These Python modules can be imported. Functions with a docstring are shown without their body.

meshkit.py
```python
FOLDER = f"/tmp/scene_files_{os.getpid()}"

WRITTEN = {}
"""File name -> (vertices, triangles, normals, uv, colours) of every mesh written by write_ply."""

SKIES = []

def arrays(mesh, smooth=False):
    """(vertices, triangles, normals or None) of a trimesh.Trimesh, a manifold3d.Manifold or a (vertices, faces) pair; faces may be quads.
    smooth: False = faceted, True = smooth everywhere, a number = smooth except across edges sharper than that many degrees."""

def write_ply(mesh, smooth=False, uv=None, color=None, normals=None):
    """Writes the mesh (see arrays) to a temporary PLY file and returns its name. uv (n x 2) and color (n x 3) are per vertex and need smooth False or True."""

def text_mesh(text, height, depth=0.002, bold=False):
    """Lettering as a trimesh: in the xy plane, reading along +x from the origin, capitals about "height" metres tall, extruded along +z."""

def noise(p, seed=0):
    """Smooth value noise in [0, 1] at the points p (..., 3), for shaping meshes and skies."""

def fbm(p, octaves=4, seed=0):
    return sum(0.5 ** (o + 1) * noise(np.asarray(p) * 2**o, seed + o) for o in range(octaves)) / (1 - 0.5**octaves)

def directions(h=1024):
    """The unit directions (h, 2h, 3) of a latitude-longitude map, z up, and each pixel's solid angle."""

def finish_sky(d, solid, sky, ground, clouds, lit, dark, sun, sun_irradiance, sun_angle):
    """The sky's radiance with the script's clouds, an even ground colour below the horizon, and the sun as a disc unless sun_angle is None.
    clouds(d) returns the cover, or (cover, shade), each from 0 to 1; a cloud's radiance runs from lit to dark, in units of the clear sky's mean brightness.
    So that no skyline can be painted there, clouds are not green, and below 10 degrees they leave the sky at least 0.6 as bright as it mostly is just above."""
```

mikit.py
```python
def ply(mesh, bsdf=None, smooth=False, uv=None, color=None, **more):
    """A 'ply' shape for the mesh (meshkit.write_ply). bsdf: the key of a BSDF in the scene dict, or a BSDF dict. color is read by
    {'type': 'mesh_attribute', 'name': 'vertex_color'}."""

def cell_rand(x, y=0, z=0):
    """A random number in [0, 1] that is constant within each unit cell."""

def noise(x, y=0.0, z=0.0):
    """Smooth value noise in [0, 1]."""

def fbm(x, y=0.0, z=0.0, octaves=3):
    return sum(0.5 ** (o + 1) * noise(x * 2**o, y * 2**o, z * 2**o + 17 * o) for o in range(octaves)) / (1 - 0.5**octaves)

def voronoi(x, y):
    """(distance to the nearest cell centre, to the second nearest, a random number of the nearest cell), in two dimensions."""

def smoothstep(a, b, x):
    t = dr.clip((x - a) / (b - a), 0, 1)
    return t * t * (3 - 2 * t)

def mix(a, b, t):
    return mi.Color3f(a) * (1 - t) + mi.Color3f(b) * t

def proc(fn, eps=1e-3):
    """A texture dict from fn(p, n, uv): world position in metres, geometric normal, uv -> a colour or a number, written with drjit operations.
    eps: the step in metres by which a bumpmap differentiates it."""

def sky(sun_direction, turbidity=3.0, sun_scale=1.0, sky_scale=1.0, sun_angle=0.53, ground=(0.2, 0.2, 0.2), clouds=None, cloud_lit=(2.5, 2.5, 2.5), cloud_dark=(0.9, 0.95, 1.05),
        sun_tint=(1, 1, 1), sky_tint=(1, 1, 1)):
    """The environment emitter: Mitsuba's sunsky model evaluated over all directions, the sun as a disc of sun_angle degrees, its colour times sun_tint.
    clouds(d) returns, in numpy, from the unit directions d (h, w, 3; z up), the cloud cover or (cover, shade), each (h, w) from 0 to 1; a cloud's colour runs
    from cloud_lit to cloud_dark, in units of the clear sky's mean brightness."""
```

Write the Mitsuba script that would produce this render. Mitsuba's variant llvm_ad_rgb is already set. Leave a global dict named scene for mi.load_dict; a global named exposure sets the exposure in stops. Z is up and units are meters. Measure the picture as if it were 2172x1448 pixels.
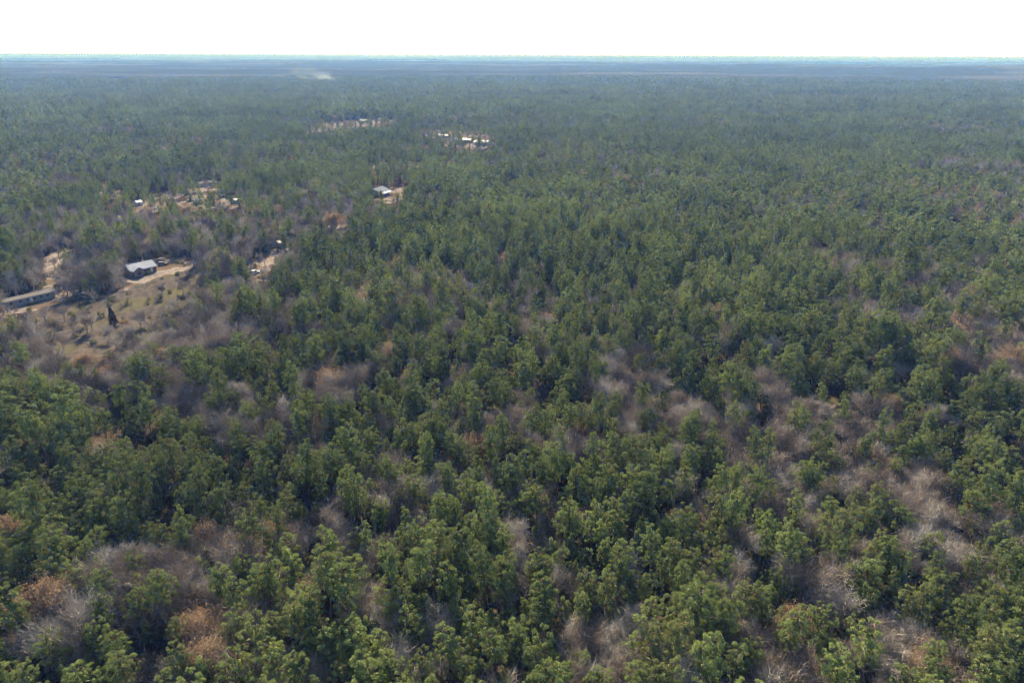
import math, random
import numpy as np, trimesh, manifold3d
import mitsuba as mi, mikit, meshkit
from shapely.geometry import Polygon, Point, LineString
from shapely.prepared import prep

T = mi.ScalarTransform4f
scene, labels = {}, {}

# ------------------------------------------------------------------ camera, sky, exposure
H = 100.0                                   # metres above the ground
F, CX, CY = 1500.0, 1086.0, 724.0           # focal length and centre, in pixels of the 2172 x 1448 photograph
PITCH = math.radians(22.0)
ROLL = math.radians(0.2)
fwd = np.array([0, math.cos(PITCH), -math.sin(PITCH)])
up0 = np.array([0, math.sin(PITCH), math.cos(PITCH)])
right0 = np.array([1.0, 0, 0])
right = right0 * math.cos(ROLL) + up0 * math.sin(ROLL)
up = up0 * math.cos(ROLL) - right0 * math.sin(ROLL)
scene['camera'] = {'type': 'perspective', 'fov_axis': 'x', 'fov': 2 * math.degrees(math.atan(CX / F)),
                   'near_clip': 0.5, 'far_clip': 120000.0,
                   'to_world': T().look_at(origin=[0, 0, H], target=[float(v) for v in np.array([0, 0, H]) + fwd], up=[float(v) for v in up]),
                   'medium': {'type': 'ref', 'id': 'haze_air'}}
SUN_AZ, SUN_EL = math.radians(-13), math.radians(31)
sun = [math.sin(SUN_AZ) * math.cos(SUN_EL), math.cos(SUN_AZ) * math.cos(SUN_EL), math.sin(SUN_EL)]
scene['sky'] = mikit.sky(sun, turbidity=3.0, sky_scale=0.43, cloud_lit=(4.8, 4.8, 4.8),
                         clouds=lambda d: 0.85 * np.clip(1 - d[..., 2] / 0.18, 0, 1) ** 1.2)      # a white veil low in the sky, all round
exposure = 3.15
# the air: far things fade to blue
scene['haze_air'] = {'type': 'homogeneous', 'albedo': {'type': 'rgb', 'value': [0.90, 0.94, 0.97]},
                     'sigma_t': {'type': 'rgb', 'value': [0.25e-4, 0.64e-4, 2.0e-4]}}
scene['haze'] = {'type': 'cube', 'to_world': T().translate([0, 14000, 51.5]).scale([22000, 17000, 53.0]),
                 'bsdf': {'type': 'null'}, 'interior': {'type': 'ref', 'id': 'haze_air'}}
labels['haze'] = {'label': 'thin blue haze lying over the far forest', 'category': 'haze', 'kind': 'stuff'}


def at(px, py, z=0.0):
    """The point of the plane at height z under a pixel of the photograph (for surveying places)."""
    d = fwd + right * (px - CX) / F + up * (CY - py) / F
    s = (z - H) / d[2]
    return np.array([d[0] * s, d[1] * s, z])


def seen(p):
    """Where a point appears in the photograph, as fractions across and down (for the wording of labels)."""
    q = np.asarray(p, float) - [0, 0, H]
    w = q @ fwd
    return (CX + F * (q @ right) / w) / (2 * CX), (CY - F * (q @ up) / w) / (2 * CY)


def poly(pts, z=0.0):
    return Polygon([at(x, y, z)[:2] for x, y in pts])


# ------------------------------------------------------------------ materials
def rgb(r, g, b):
    return {'type': 'rgb', 'value': [r, g, b]}


def matte(name, c, rough=0.8, **k):
    scene[name] = {'type': 'twosided', 'nested': {'type': 'principled', 'base_color': c if isinstance(c, dict) else rgb(*c), 'roughness': rough, 'specular': 0.15, **k}}


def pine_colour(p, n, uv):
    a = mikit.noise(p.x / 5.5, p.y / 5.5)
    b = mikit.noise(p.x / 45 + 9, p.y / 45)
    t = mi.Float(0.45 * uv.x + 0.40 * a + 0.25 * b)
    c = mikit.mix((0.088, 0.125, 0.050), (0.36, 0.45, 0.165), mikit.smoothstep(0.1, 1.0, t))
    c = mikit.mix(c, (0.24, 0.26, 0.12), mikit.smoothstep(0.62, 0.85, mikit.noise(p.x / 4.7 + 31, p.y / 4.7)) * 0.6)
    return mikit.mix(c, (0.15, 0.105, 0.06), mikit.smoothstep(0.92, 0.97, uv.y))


def twig_colour(p, n, uv):
    a = mikit.noise(p.x / 4.6 + 40, p.y / 4.6)
    c = mikit.mix(mikit.mix((0.17, 0.155, 0.145), (0.40, 0.36, 0.325), mikit.smoothstep(0.2, 0.5, a)), (0.56, 0.545, 0.52), mikit.smoothstep(0.55, 0.8, a))
    return c * (0.65 + 0.6 * uv.x)


def rust_colour(p, n, uv):
    a = mikit.noise(p.x / 6 + 80, p.y / 6)
    return mikit.mix(mikit.mix((0.36, 0.235, 0.145), (0.47, 0.33, 0.21), uv.x), (0.42, 0.35, 0.25), a * 0.7)


def shrub_colour(p, n, uv):
    a = mikit.noise(p.x / 3 + 20, p.y / 3)
    return mikit.mix((0.15, 0.18, 0.08), mikit.mix((0.30, 0.26, 0.20), (0.22, 0.24, 0.11), a), uv.x)


def litter_colour(p, n, uv):
    a = mikit.fbm(p.x / 9, p.y / 9, 0.0, 4)
    b = mikit.fbm(p.x / 1.1, p.y / 1.1, 3.0, 3)
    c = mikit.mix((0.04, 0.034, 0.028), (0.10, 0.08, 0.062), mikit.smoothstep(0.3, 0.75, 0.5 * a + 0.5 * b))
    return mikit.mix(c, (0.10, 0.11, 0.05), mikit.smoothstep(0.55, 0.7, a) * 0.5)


def field_colour(p, n, uv):
    a = mikit.fbm(p.x / 14, p.y / 14, 0.0, 4)
    b = mikit.fbm(p.x / 1.3, p.y / 1.3, 5.0, 3)
    c = mikit.mix((0.078, 0.072, 0.064), (0.140, 0.128, 0.112), mikit.smoothstep(0.3, 0.7, b))
    return mikit.mix(c, mikit.mix((0.10, 0.105, 0.05), (0.155, 0.15, 0.075), b), mikit.smoothstep(0.52, 0.72, a) * 0.7)


def sand_colour(p, n, uv):
    a = mikit.fbm(p.x / 7, p.y / 7, 1.0, 4)
    b = mikit.fbm(p.x / 0.9, p.y / 0.9, 2.0, 2)
    c = mikit.mix((0.20, 0.178, 0.165), (0.46, 0.43, 0.405), mikit.smoothstep(0.3, 0.7, 0.6 * a + 0.4 * b))
    return mikit.mix(c, (0.15, 0.12, 0.09), mikit.smoothstep(0.46, 0.56, a))


def far_canopy_colour(p, n, uv):
    return mikit.mix((0.065, 0.085, 0.042), (0.13, 0.14, 0.085), mikit.smoothstep(0.45, 0.75, mikit.fbm(p.x / 700, p.y / 300, 0.0, 3)))


def leaf(name, fn, trans):
    scene[name] = {'type': 'principledthin', 'base_color': mikit.proc(fn), 'roughness': 0.5, 'diff_trans': trans, 'spec_trans': 0.0, 'eta': 1.5}


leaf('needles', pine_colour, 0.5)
leaf('dry_leaves', rust_colour, 1.0)
leaf('shrub_leaves', shrub_colour, 0.6)
scene['twigs'] = {'type': 'twosided', 'nested': {'type': 'diffuse', 'reflectance': mikit.proc(twig_colour)}}
matte('pine_bark', (0.17, 0.125, 0.095), 0.9)
matte('grey_bark', (0.42, 0.40, 0.375), 0.9)
scene['litter'] = {'type': 'twosided', 'nested': {'type': 'diffuse', 'reflectance': mikit.proc(litter_colour)}}
scene['dry_grass'] = {'type': 'twosided', 'nested': {'type': 'diffuse', 'reflectance': mikit.proc(field_colour)}}
scene['sand'] = {'type': 'twosided', 'nested': {'type': 'diffuse', 'reflectance': mikit.proc(sand_colour)}}
scene['far_canopy'] = {'type': 'twosided', 'nested': {'type': 'diffuse', 'reflectance': mikit.proc(far_canopy_colour)}}
scene['far_grass'] = {'type': 'twosided', 'nested': {'type': 'diffuse', 'reflectance': rgb(0.26, 0.22, 0.16)}}


def pasture_colour(p, n, uv):
    a = mikit.fbm(p.x / 16, p.y / 30, 2.0, 3)
    return mikit.mix((0.14, 0.12, 0.095), (0.25, 0.215, 0.18), mikit.smoothstep(0.35, 0.65, a))


scene['pasture_grass'] = {'type': 'twosided', 'nested': {'type': 'diffuse', 'reflectance': mikit.proc(pasture_colour)}}
matte('galvanised', (0.60, 0.68, 0.78), 0.8)
matte('blue_metal', (0.27, 0.34, 0.44), 0.9)
matte('white_metal', (0.66, 0.66, 0.65), 0.55)
matte('white_paint', (0.78, 0.78, 0.77), 0.4)
matte('grey_siding', (0.30, 0.34, 0.38), 0.7)
matte('brick_grey', (0.27, 0.22, 0.19), 0.9)
matte('rusty_roof', (0.24, 0.235, 0.235), 0.8)
matte('dark_blue_paint', (0.06, 0.09, 0.19), 0.3)
matte('dark_glass', (0.03, 0.035, 0.04), 0.1)
matte('tyre', (0.03, 0.03, 0.03), 0.8)
matte('timber', (0.30, 0.22, 0.15), 0.8)


# ------------------------------------------------------------------ mesh helpers
class Soup:
    """Loose triangles with a uv each."""
    def __init__(self):
        self.v, self.uv = [], []

    def add(self, tri, uv):                  # tri (n,3,3), uv (n,2)
        self.v.append(np.asarray(tri, float)); self.uv.append(np.repeat(np.asarray(uv, float), 3, 0))

    def ply(self, bsdf):
        v = np.concatenate(self.v).reshape(-1, 3)
        f = np.arange(len(v)).reshape(-1, 3)
        return mikit.ply((v, f), bsdf, uv=np.concatenate(self.uv))

    def count(self):
        return sum(len(a) for a in self.v)


def unit(v):
    return v / (np.linalg.norm(v, axis=-1, keepdims=True) + 1e-9)


def blades(rng, c, d, length, width, face=None):
    """Slender triangles from the points c along the directions d; their flat sides turned roughly towards face."""
    ref = rng.normal(size=c.shape) if face is None else face + rng.normal(0, 0.3, c.shape)
    side = unit(np.cross(d, unit(ref)))
    w = np.asarray(width).reshape(-1, 1) / 2
    l_ = np.asarray(length).reshape(-1, 1)
    return np.stack([c - side * w, c + side * w, c + d * l_], 1)


def frustum(p0, p1, r0, r1, sides):
    d = unit(p1 - p0)
    a = unit(np.cross(d, [0.3, 0.9, 0.2])); b = np.cross(d, a)
    ang = np.arange(sides) * 2 * math.pi / sides
    ring = np.cos(ang)[:, None] * a + np.sin(ang)[:, None] * b
    lo, hi = p0 + ring * r0, p1 + ring * r1
    lo2, hi2 = np.roll(lo, -1, 0), np.roll(hi, -1, 0)
    return np.concatenate([np.stack([lo, lo2, hi2], 1), np.stack([lo, hi2, hi], 1)])


def add_limb(s, pts, radii, sides, u=0.5):
    for i in range(len(pts) - 1):
        t = frustum(np.asarray(pts[i]), np.asarray(pts[i + 1]), radii[i], radii[i + 1], sides)
        s.add(t, np.full((len(t), 2), u))


# ------------------------------------------------------------------ trees
PINES = {'round': dict(h=13.6, base=0.42, R=2.7, n=1.0, shape=0), 'tall': dict(h=15.8, base=0.50, R=2.45, n=0.9, shape=0),
         'cone': dict(h=10.5, base=0.18, R=2.35, n=1.0, shape=1), 'bushy': dict(h=12, base=0.30, R=2.75, n=1.12, shape=0)}


def pine(kind, seed, level):
    """(trunk, crown) of a pine, its needles in many small puffs gathered into boughs. level 0 is nearest."""
    rng = np.random.default_rng(seed)
    k = PINES[kind]
    h, R = k['h'] * rng.uniform(0.95, 1.05), k['R'] * rng.uniform(0.92, 1.08)
    zb = h * k['base']
    trunk, crown = Soup(), Soup()
    bend = rng.normal(0, 0.35, (5, 2)); bend[0] = 0
    axis = lambda z: np.array([np.interp(z, np.linspace(0, h, 5), bend[:, i]) for i in (0, 1)])
    zs = np.linspace(0, h * 0.97, 6 if level < 1 else 3)
    add_limb(trunk, [np.append(axis(z), z) for z in zs], [0.19 * (1 - 0.88 * z / h) for z in zs], (7, 4, 3, 3)[level])
    prof = (lambda t: (1 - t ** 2.3) ** 0.6 * (0.60 + 0.40 * min(1, 2.8 * t))) if k['shape'] == 0 else (lambda t: (1 - t) ** 0.72 * (0.85 + 0.15 * min(1, 5 * t)) + 0.03)
    ph = rng.uniform(0, 6.28, 4)

    def spot(t, az, rho):
        r = R * prof(t) * rho * (1 + 0.20 * math.cos(az - ph[0]) + 0.13 * math.sin(3 * az + 4 * t + ph[1]))
        z = zb + t * (h - zb) * (1 + 0.03 * math.sin(2 * az + ph[2])) + 0.12 * r
        return np.append(axis(z) + [math.cos(az) * r, math.sin(az) * r], z)

    boughs = []
    for i in range(17):
        t = 0.04 + 0.90 * (i + rng.random()) / 17
        boughs.append(spot(t, i * 2.4 + rng.uniform(-0.4, 0.4), rng.uniform(0.70, 0.92)))
    boughs.append(spot(0.97, 0, 0.1))
    B = np.array(boughs)
    if level < 2:
        for q in B[:: 1 if level == 0 else 2]:
            z0 = max(zb * 0.9, q[2] - 0.35 * np.hypot(*q[:2]))
            add_limb(trunk, [np.append(axis(z0), z0), q], [0.05, 0.018], 3)
    n = int((66, 50, 14, 6)[level] * k['n'])
    nb, bl, bw, pr = ((60, 0.30, 0.115, 0.42), (17, 0.45, 0.29, 0.46), (8, 0.95, 0.8, 0.7), (4, 1.75, 1.6, 1.1))[level]
    mid = np.array([0, 0, zb + 0.35 * (h - zb)])
    for i in range(n):
        while True:
            t = rng.random()
            if rng.random() < prof(t) + 0.1: break
        c0 = spot(t, i * 2.4 + rng.uniform(-0.3, 0.3), rng.uniform(0.55, 1.0) ** 0.5)
        near_b = B[np.argmin(((B - c0) ** 2).sum(1))]
        c0 = c0 + (near_b - c0) * rng.uniform(0.05, 0.38) * (1 if level == 0 else 0.5)
        out = unit(c0 - mid)
        m = max(3, int(nb * rng.uniform(0.75, 1.25)))
        o = unit(rng.normal(size=(m, 3)) + out * 0.6 + np.array([0, 0, 0.3]))
        c = c0 + o * np.array([1, 1, 0.75]) * pr * rng.uniform(0.75, 1.25) * rng.uniform(0.35, 1.0, (m, 1)) ** 0.6
        dirs = unit(rng.normal(0, 0.6, (m, 3)) + o * 0.5 + np.array([0, 0, 0.3]))
        ln = bl * rng.uniform(0.6, 1.2, m); wd = bw * rng.uniform(0.65, 1.3, m)
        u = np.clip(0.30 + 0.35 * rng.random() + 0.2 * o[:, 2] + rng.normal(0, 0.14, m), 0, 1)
        v = rng.uniform(0, 0.94, m) if t > 0.15 else rng.uniform(0.06, 1.0, m)
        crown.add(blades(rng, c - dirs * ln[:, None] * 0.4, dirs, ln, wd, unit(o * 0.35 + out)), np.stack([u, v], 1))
    m, ln, wd = ((170, 0.62, 0.52), (56, 1.05, 0.9), (22, 1.6, 1.25), (7, 2.4, 2.0))[level]      # older needles within, darker, added large so the crown blocks sunlight
    c = np.array([spot(0.05 + 0.7 * rng.random(), i * 2.4, 0.48 * rng.random() ** 0.5) for i in range(m)])
    dirs = unit(rng.normal(size=(m, 3)))
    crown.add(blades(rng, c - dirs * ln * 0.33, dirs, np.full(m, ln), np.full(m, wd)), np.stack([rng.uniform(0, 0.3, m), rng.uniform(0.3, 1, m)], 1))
    return trunk, crown


def broadleaf(seed, level, h=14.0, spread=1.0, leafy=0.0):
    """(trunk with limbs, twigs, dry leaves) of a leafless hardwood."""
    rng = np.random.default_rng(seed)
    trunk, twig, dry = Soup(), Soup(), Soup()
    sides = ((6, 5, 3), (4, 3, 3), (3, 3, 3), (3, 3, 3))[level]
    kids = ((4, 5, 6, 7), (4, 4, 4, 4), (3, 3, 4, 0), (3, 2, 3, 0))[level]
    tw = (0.056, 0.09, 0.24, 0.50)[level]
    tips = []

    def grow(p, d, L, r, lev):
        q = p + unit(d + rng.normal(0, 0.10, 3)) * L * 0.5
        d2 = unit(d + rng.normal(0, 0.16, 3) + np.array([0, 0, 0.08]))
        e = q + d2 * L * 0.5
        if lev <= 2:
            add_limb(trunk, [p, q, e], [r, r * 0.72, r * 0.48], sides[lev])
        else:
            c = np.array([p, q]); dd = unit(np.array([q - p, e - q]))
            twig.add(blades(rng, c, dd, np.array([L * 0.6, L * 0.6]), np.array([tw, tw * 0.8])), np.stack([rng.uniform(0, 1, 2), np.zeros(2)], 1))
        if lev == 3 or (level > 1 and lev == 2):
            m = 9 if level == 0 else (7 if level == 1 else 8)
            s = rng.uniform(0.1, 1.0, m)
            c = p + (e - p) * s[:, None]
            dd = unit(d2 * 0.8 + rng.normal(0, 0.65, (m, 3)) + np.array([0, 0, 0.25]))
            ln = L * rng.uniform(0.45, 0.95, m) + 0.25
            twig.add(blades(rng, c, dd, ln, np.full(m, tw)), np.stack([rng.uniform(0, 1, m), np.zeros(m)], 1))
            tips.append(c + dd * ln[:, None] * 0.8)
            return
        nk = kids[lev + 1] if lev + 1 < 4 else 0
        for j in range(nk):
            s = rng.uniform(0.35, 1.0) if j else 1.0
            az = j * 2.4 + rng.uniform(0, 1.5)
            a = unit(np.cross(d2, [0.21, 0.4, 0.9])); b = np.cross(d2, a)
            tilt = rng.uniform(0.45, 0.95) if j else 0.2
            nd = unit(d2 * math.cos(tilt) + (a * math.cos(az) + b * math.sin(az)) * math.sin(tilt) + np.array([0, 0, 0.12]))
            grow(p + (e - p) * s, nd, L * rng.uniform(0.52, 0.74), r * 0.5, lev + 1)

    h0 = h * rng.uniform(0.22, 0.34)
    lean = np.append(rng.normal(0, 0.35, 2), h0)
    r = h * 0.021
    add_limb(trunk, [np.zeros(3), lean], [r * 1.25, r], sides[0])
    for j in range(kids[0] + 1):
        az = j * 6.283 / (kids[0] + 1) + rng.uniform(-0.4, 0.4)
        el = rng.uniform(0.75, 1.25) if j else 1.5
        d = np.array([math.cos(az) * math.cos(el) * spread, math.sin(az) * math.cos(el) * spread, math.sin(el)])
        grow(lean * rng.uniform(0.85, 1), unit(d), h * rng.uniform(0.28, 0.36), r * 0.62, 1 if level < 3 else 2)
    if leafy:
        c = np.concatenate(tips)
        c = np.repeat(c, (3, 1, 1, 1)[level], 0)
        c = c[rng.random(len(c)) < leafy] if leafy < 1 else c
        m = len(c)
        sz = (0.22, 0.45, 0.7, 1.1)[level]
        c = c + rng.normal(0, sz * 0.8, (m, 3))
        dry.add(blades(rng, c, unit(rng.normal(size=(m, 3))), sz * rng.uniform(0.6, 1.3, m), sz * rng.uniform(0.5, 0.9, m)), rng.random((m, 2)))
    return trunk, twig, dry


def shrub(seed, green, level):
    rng = np.random.default_rng(seed)
    s = Soup()
    m = (170, 70)[level]
    d = unit(rng.normal(size=(m, 3)) * [1, 1, 0.7] + [0, 0, 0.9])
    if green:
        rad = rng.uniform(0.35, 1, m)[:, None] ** 0.6
        lump = 1 + 0.3 * np.sin(d[:, :1] * 5 + seed) * np.cos(d[:, 1:2] * 4)
        c = d * rad * [1.3, 1.3, 1.5] * lump
        dd = unit(rng.normal(size=(m, 3)) + [0, 0, 0.4])
        s.add(blades(rng, c, dd, rng.uniform(0.35, 0.65, m) * (1, 1.5)[level], rng.uniform(0.2, 0.36, m) * (1, 1.6)[level], d), rng.random((m, 2)))
    else:
        c = rng.normal(0, 0.45, (m, 3)) * [1, 1, 0.3]; c[:, 2] = np.abs(c[:, 2]) * 3
        s.add(blades(rng, c, d, rng.uniform(0.7, 1.7, m), np.full(m, (0.045, 0.10)[level])), rng.random((m, 2)))
    return s


# shapegroups: single parts for the trees that are things of their own, whole trees for the forest beyond
def group(name, **parts):
    scene[name] = {'type': 'shapegroup', **parts}


pine_ply, bare_ply, rust_ply = {}, {}, {}
PK = ['round', 'tall', 'bushy', 'cone', 'round', 'bushy', 'tall', 'round']
for lev in (0, 1):
    for i, kind in enumerate(PK[:8 if lev == 0 else 6]):
        t, c = pine(kind, 100 + i, lev)
        pine_ply[lev, i] = (t.ply('pine_bark'), c.ply('needles'))
        group(f'pine_whole_{lev}_{i}', trunk=pine_ply[lev, i][0], crown=pine_ply[lev, i][1])
    for i in range(6 if lev == 0 else 4):
        t, w, _ = broadleaf(200 + i, lev, h=(10.5, 9.5, 11.5, 8.5, 10, 12)[i], spread=(1, 1.2, 0.9, 1.1, 1.3, 1.0)[i])
        bare_ply[lev, i] = (t.ply('grey_bark'), w.ply('twigs'))
        group(f'bare_whole_{lev}_{i}', trunk=bare_ply[lev, i][0], crown=bare_ply[lev, i][1])
    for i in range(3 if lev == 0 else 2):
        t, w, dl = broadleaf(300 + i, lev, h=(9.5, 11, 8.5)[i], spread=1.1, leafy=(0.55, 0.8, 0.9)[i])
        rust_ply[lev, i] = (t.ply('grey_bark'), w.ply('twigs'), dl.ply('dry_leaves'))
        group(f'rust_whole_{lev}_{i}', trunk=rust_ply[lev, i][0], twigs=rust_ply[lev, i][1], crown=rust_ply[lev, i][2])
for i in range(len(PK)):
    group(f'pine_trunk_{i}', trunk=pine_ply[0, i][0]); group(f'pine_crown_{i}', crown=pine_ply[0, i][1])
for i in range(6):
    group(f'bare_trunk_{i}', trunk=bare_ply[0, i][0]); group(f'bare_crown_{i}', crown=bare_ply[0, i][1])
for i in range(3):
    for j, part in enumerate(('trunk', 'twigs', 'crown')):
        group(f'rust_{part}_{i}', **{part: rust_ply[0, i][j]})
for lev in (0, 1):
    for i in range(3):
        group(f'green_shrub_{lev}_{i}', leaves=shrub(400 + i, True, lev).ply('shrub_leaves'))
        group(f'twig_shrub_{lev}_{i}', twigs=shrub(410 + i, False, lev).ply('twigs'))


def moved(soup_tris, a, s, sz, x, y):
    ca, sa = math.cos(a), math.sin(a)
    m = np.array([[ca * s, -sa * s, 0], [sa * s, ca * s, 0], [0, 0, sz]])
    return soup_tris @ m.T + [x, y, 0]


def clump(name, seed, level, size, step, pine_share):
    """A square of forest, for far away: one shapegroup."""
    rng = np.random.default_rng(seed)
    srcs = {'p': [pine(k, 500 + j, level)[1] for j, k in enumerate(('round', 'bushy', 'cone', 'round'))],
            'b': [broadleaf(520 + j, level, h=10.5)[1] for j in range(3)], 'r': [broadleaf(530, level, h=9.5, leafy=0.8)[2]]}
    out = {'p': Soup(), 'b': Soup(), 'r': Soup()}
    n = int(size / step)
    for i in range(n):
        for j in range(n):
            x, y = (np.array([i, j]) + 0.5 + rng.uniform(-0.42, 0.42, 2)) * size / n - size / 2
            if rng.random() < 0.32: continue
            r = rng.random()
            k = 'p' if r < pine_share else ('b' if r < pine_share + (1 - pine_share) * 0.86 else 'r')
            src = srcs[k][rng.integers(len(srcs[k]))]
            s = rng.uniform(0.70, 1.2)
            out[k].add(moved(np.concatenate(src.v), rng.uniform(0, 6.28), s * 1.22, s * 1.1 * rng.uniform(0.8, 1.15), x, y), np.concatenate(src.uv)[::3])
    parts = {}
    for k, part, mat in (('p', 'needles', 'needles'), ('b', 'twigs', 'twigs'), ('r', 'dry_leaves', 'dry_leaves')):
        if out[k].v: parts[part] = out[k].ply(mat)
    group(name, **parts)


C2, C3 = 19.2, 41.6
SHARES = (0.97, 0.82, 0.52, 0.22)
for q, share in enumerate(SHARES):
    for i in range(3):
        clump(f'clump_2_{q}_{i}', 600 + 10 * q + i, 2, C2, 4.79, share)
    for i in range(2):
        clump(f'clump_3_{q}_{i}', 700 + 10 * q + i, 3, C3, 5.2, share)

# ------------------------------------------------------------------ the ground and what is open on it
def sheet(name, shape, z, bsdf, step=None):
    v, f = trimesh.creation.triangulate_polygon(shape, engine='earcut')
    v = np.column_stack([v, np.full(len(v), z)])
    scene[name] = mikit.ply((v, f), bsdf)
    labels[name] = {'kind': 'structure'}


rr = np.array([0, 50, 150, 400, 1000, 2500, 5000, 9000, 16000, 22000, 29500])
aa = np.radians(np.linspace(-90, 90, 37))
V = np.array([[r * math.sin(a), r * math.cos(a) - 60, 0] for r in rr for a in aa]).clip([-21500, -2900, 0], [21500, 30500, 0])
Q = np.array([[i * 37 + j, i * 37 + j + 1, (i + 1) * 37 + j + 1, (i + 1) * 37 + j] for i in range(len(rr) - 1) for j in range(36)])
Q = Q[:, ::-1]
scene['forest_floor'] = mikit.ply((V, Q), 'litter'); labels['forest_floor'] = {'kind': 'structure', 'label': 'brown leaf litter on the forest floor'}


def rough(pg, amp, seed):
    """A polygon with an uneven edge."""
    line = np.array(pg.segmentize(amp * 1.5).exterior.coords)[:-1]
    r = np.random.default_rng(seed)
    return Polygon(line + r.normal(0, amp * 0.3, line.shape)).buffer(amp * 0.3).buffer(0)


def largest(p):
    return max(p.geoms, key=lambda q: q.area) if hasattr(p, 'geoms') else p


FIELD = poly([(60, 668), (130, 640), (200, 632), (262, 612), (300, 596), (345, 580), (400, 566), (440, 572), (425, 598), (380, 628), (345, 660), (322, 690), (270, 706), (222, 752), (150, 770), (105, 735), (85, 690)])
YARD_HOUSE = poly([(258, 572), (300, 556), (340, 548), (400, 548), (425, 556), (400, 572), (340, 586), (300, 600), (262, 596)])
YARD_TRAILER = poly([(2, 668), (14, 640), (60, 622), (100, 606), (135, 612), (160, 628), (120, 644), (60, 660)])
YARD_TRACK = poly([(85, 560), (112, 535), (158, 520), (170, 530), (130, 552), (120, 580), (122, 602), (104, 604), (92, 585)])
YARD_EAST = poly([(515, 582), (530, 560), (552, 540), (590, 530), (596, 545), (575, 565), (560, 596), (530, 600)])
YARD_NEAR_SHED = poly([(575, 518), (600, 500), (625, 500), (640, 512), (612, 530), (580, 532)])
SAND_A = poly([(270, 440), (290, 424), (335, 412), (372, 402), (384, 410), (376, 424), (352, 440), (320, 452), (285, 452)])
SAND_B = poly([(375, 432), (402, 415), (440, 405), (470, 412), (520, 420), (528, 434), (490, 442), (440, 440), (400, 442)])
SAND_C = poly([(400, 402), (425, 390), (465, 386), (482, 396), (460, 408), (420, 410)])
SAND_D = poly([(205, 410), (230, 402), (262, 406), (258, 420), (222, 424)])
SAND_BARN = poly([(786, 412), (800, 400), (826, 401), (840, 396), (866, 398), (850, 412), (858, 420), (838, 424), (826, 432), (812, 424), (796, 426)])
SAND_ROW = poly([(770, 352), (800, 345), (860, 342), (905, 346), (900, 356), (850, 360), (790, 362)])
SAND_VAN = poly([(670, 480), (700, 470), (740, 468), (760, 476), (720, 484), (680, 488)])
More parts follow.
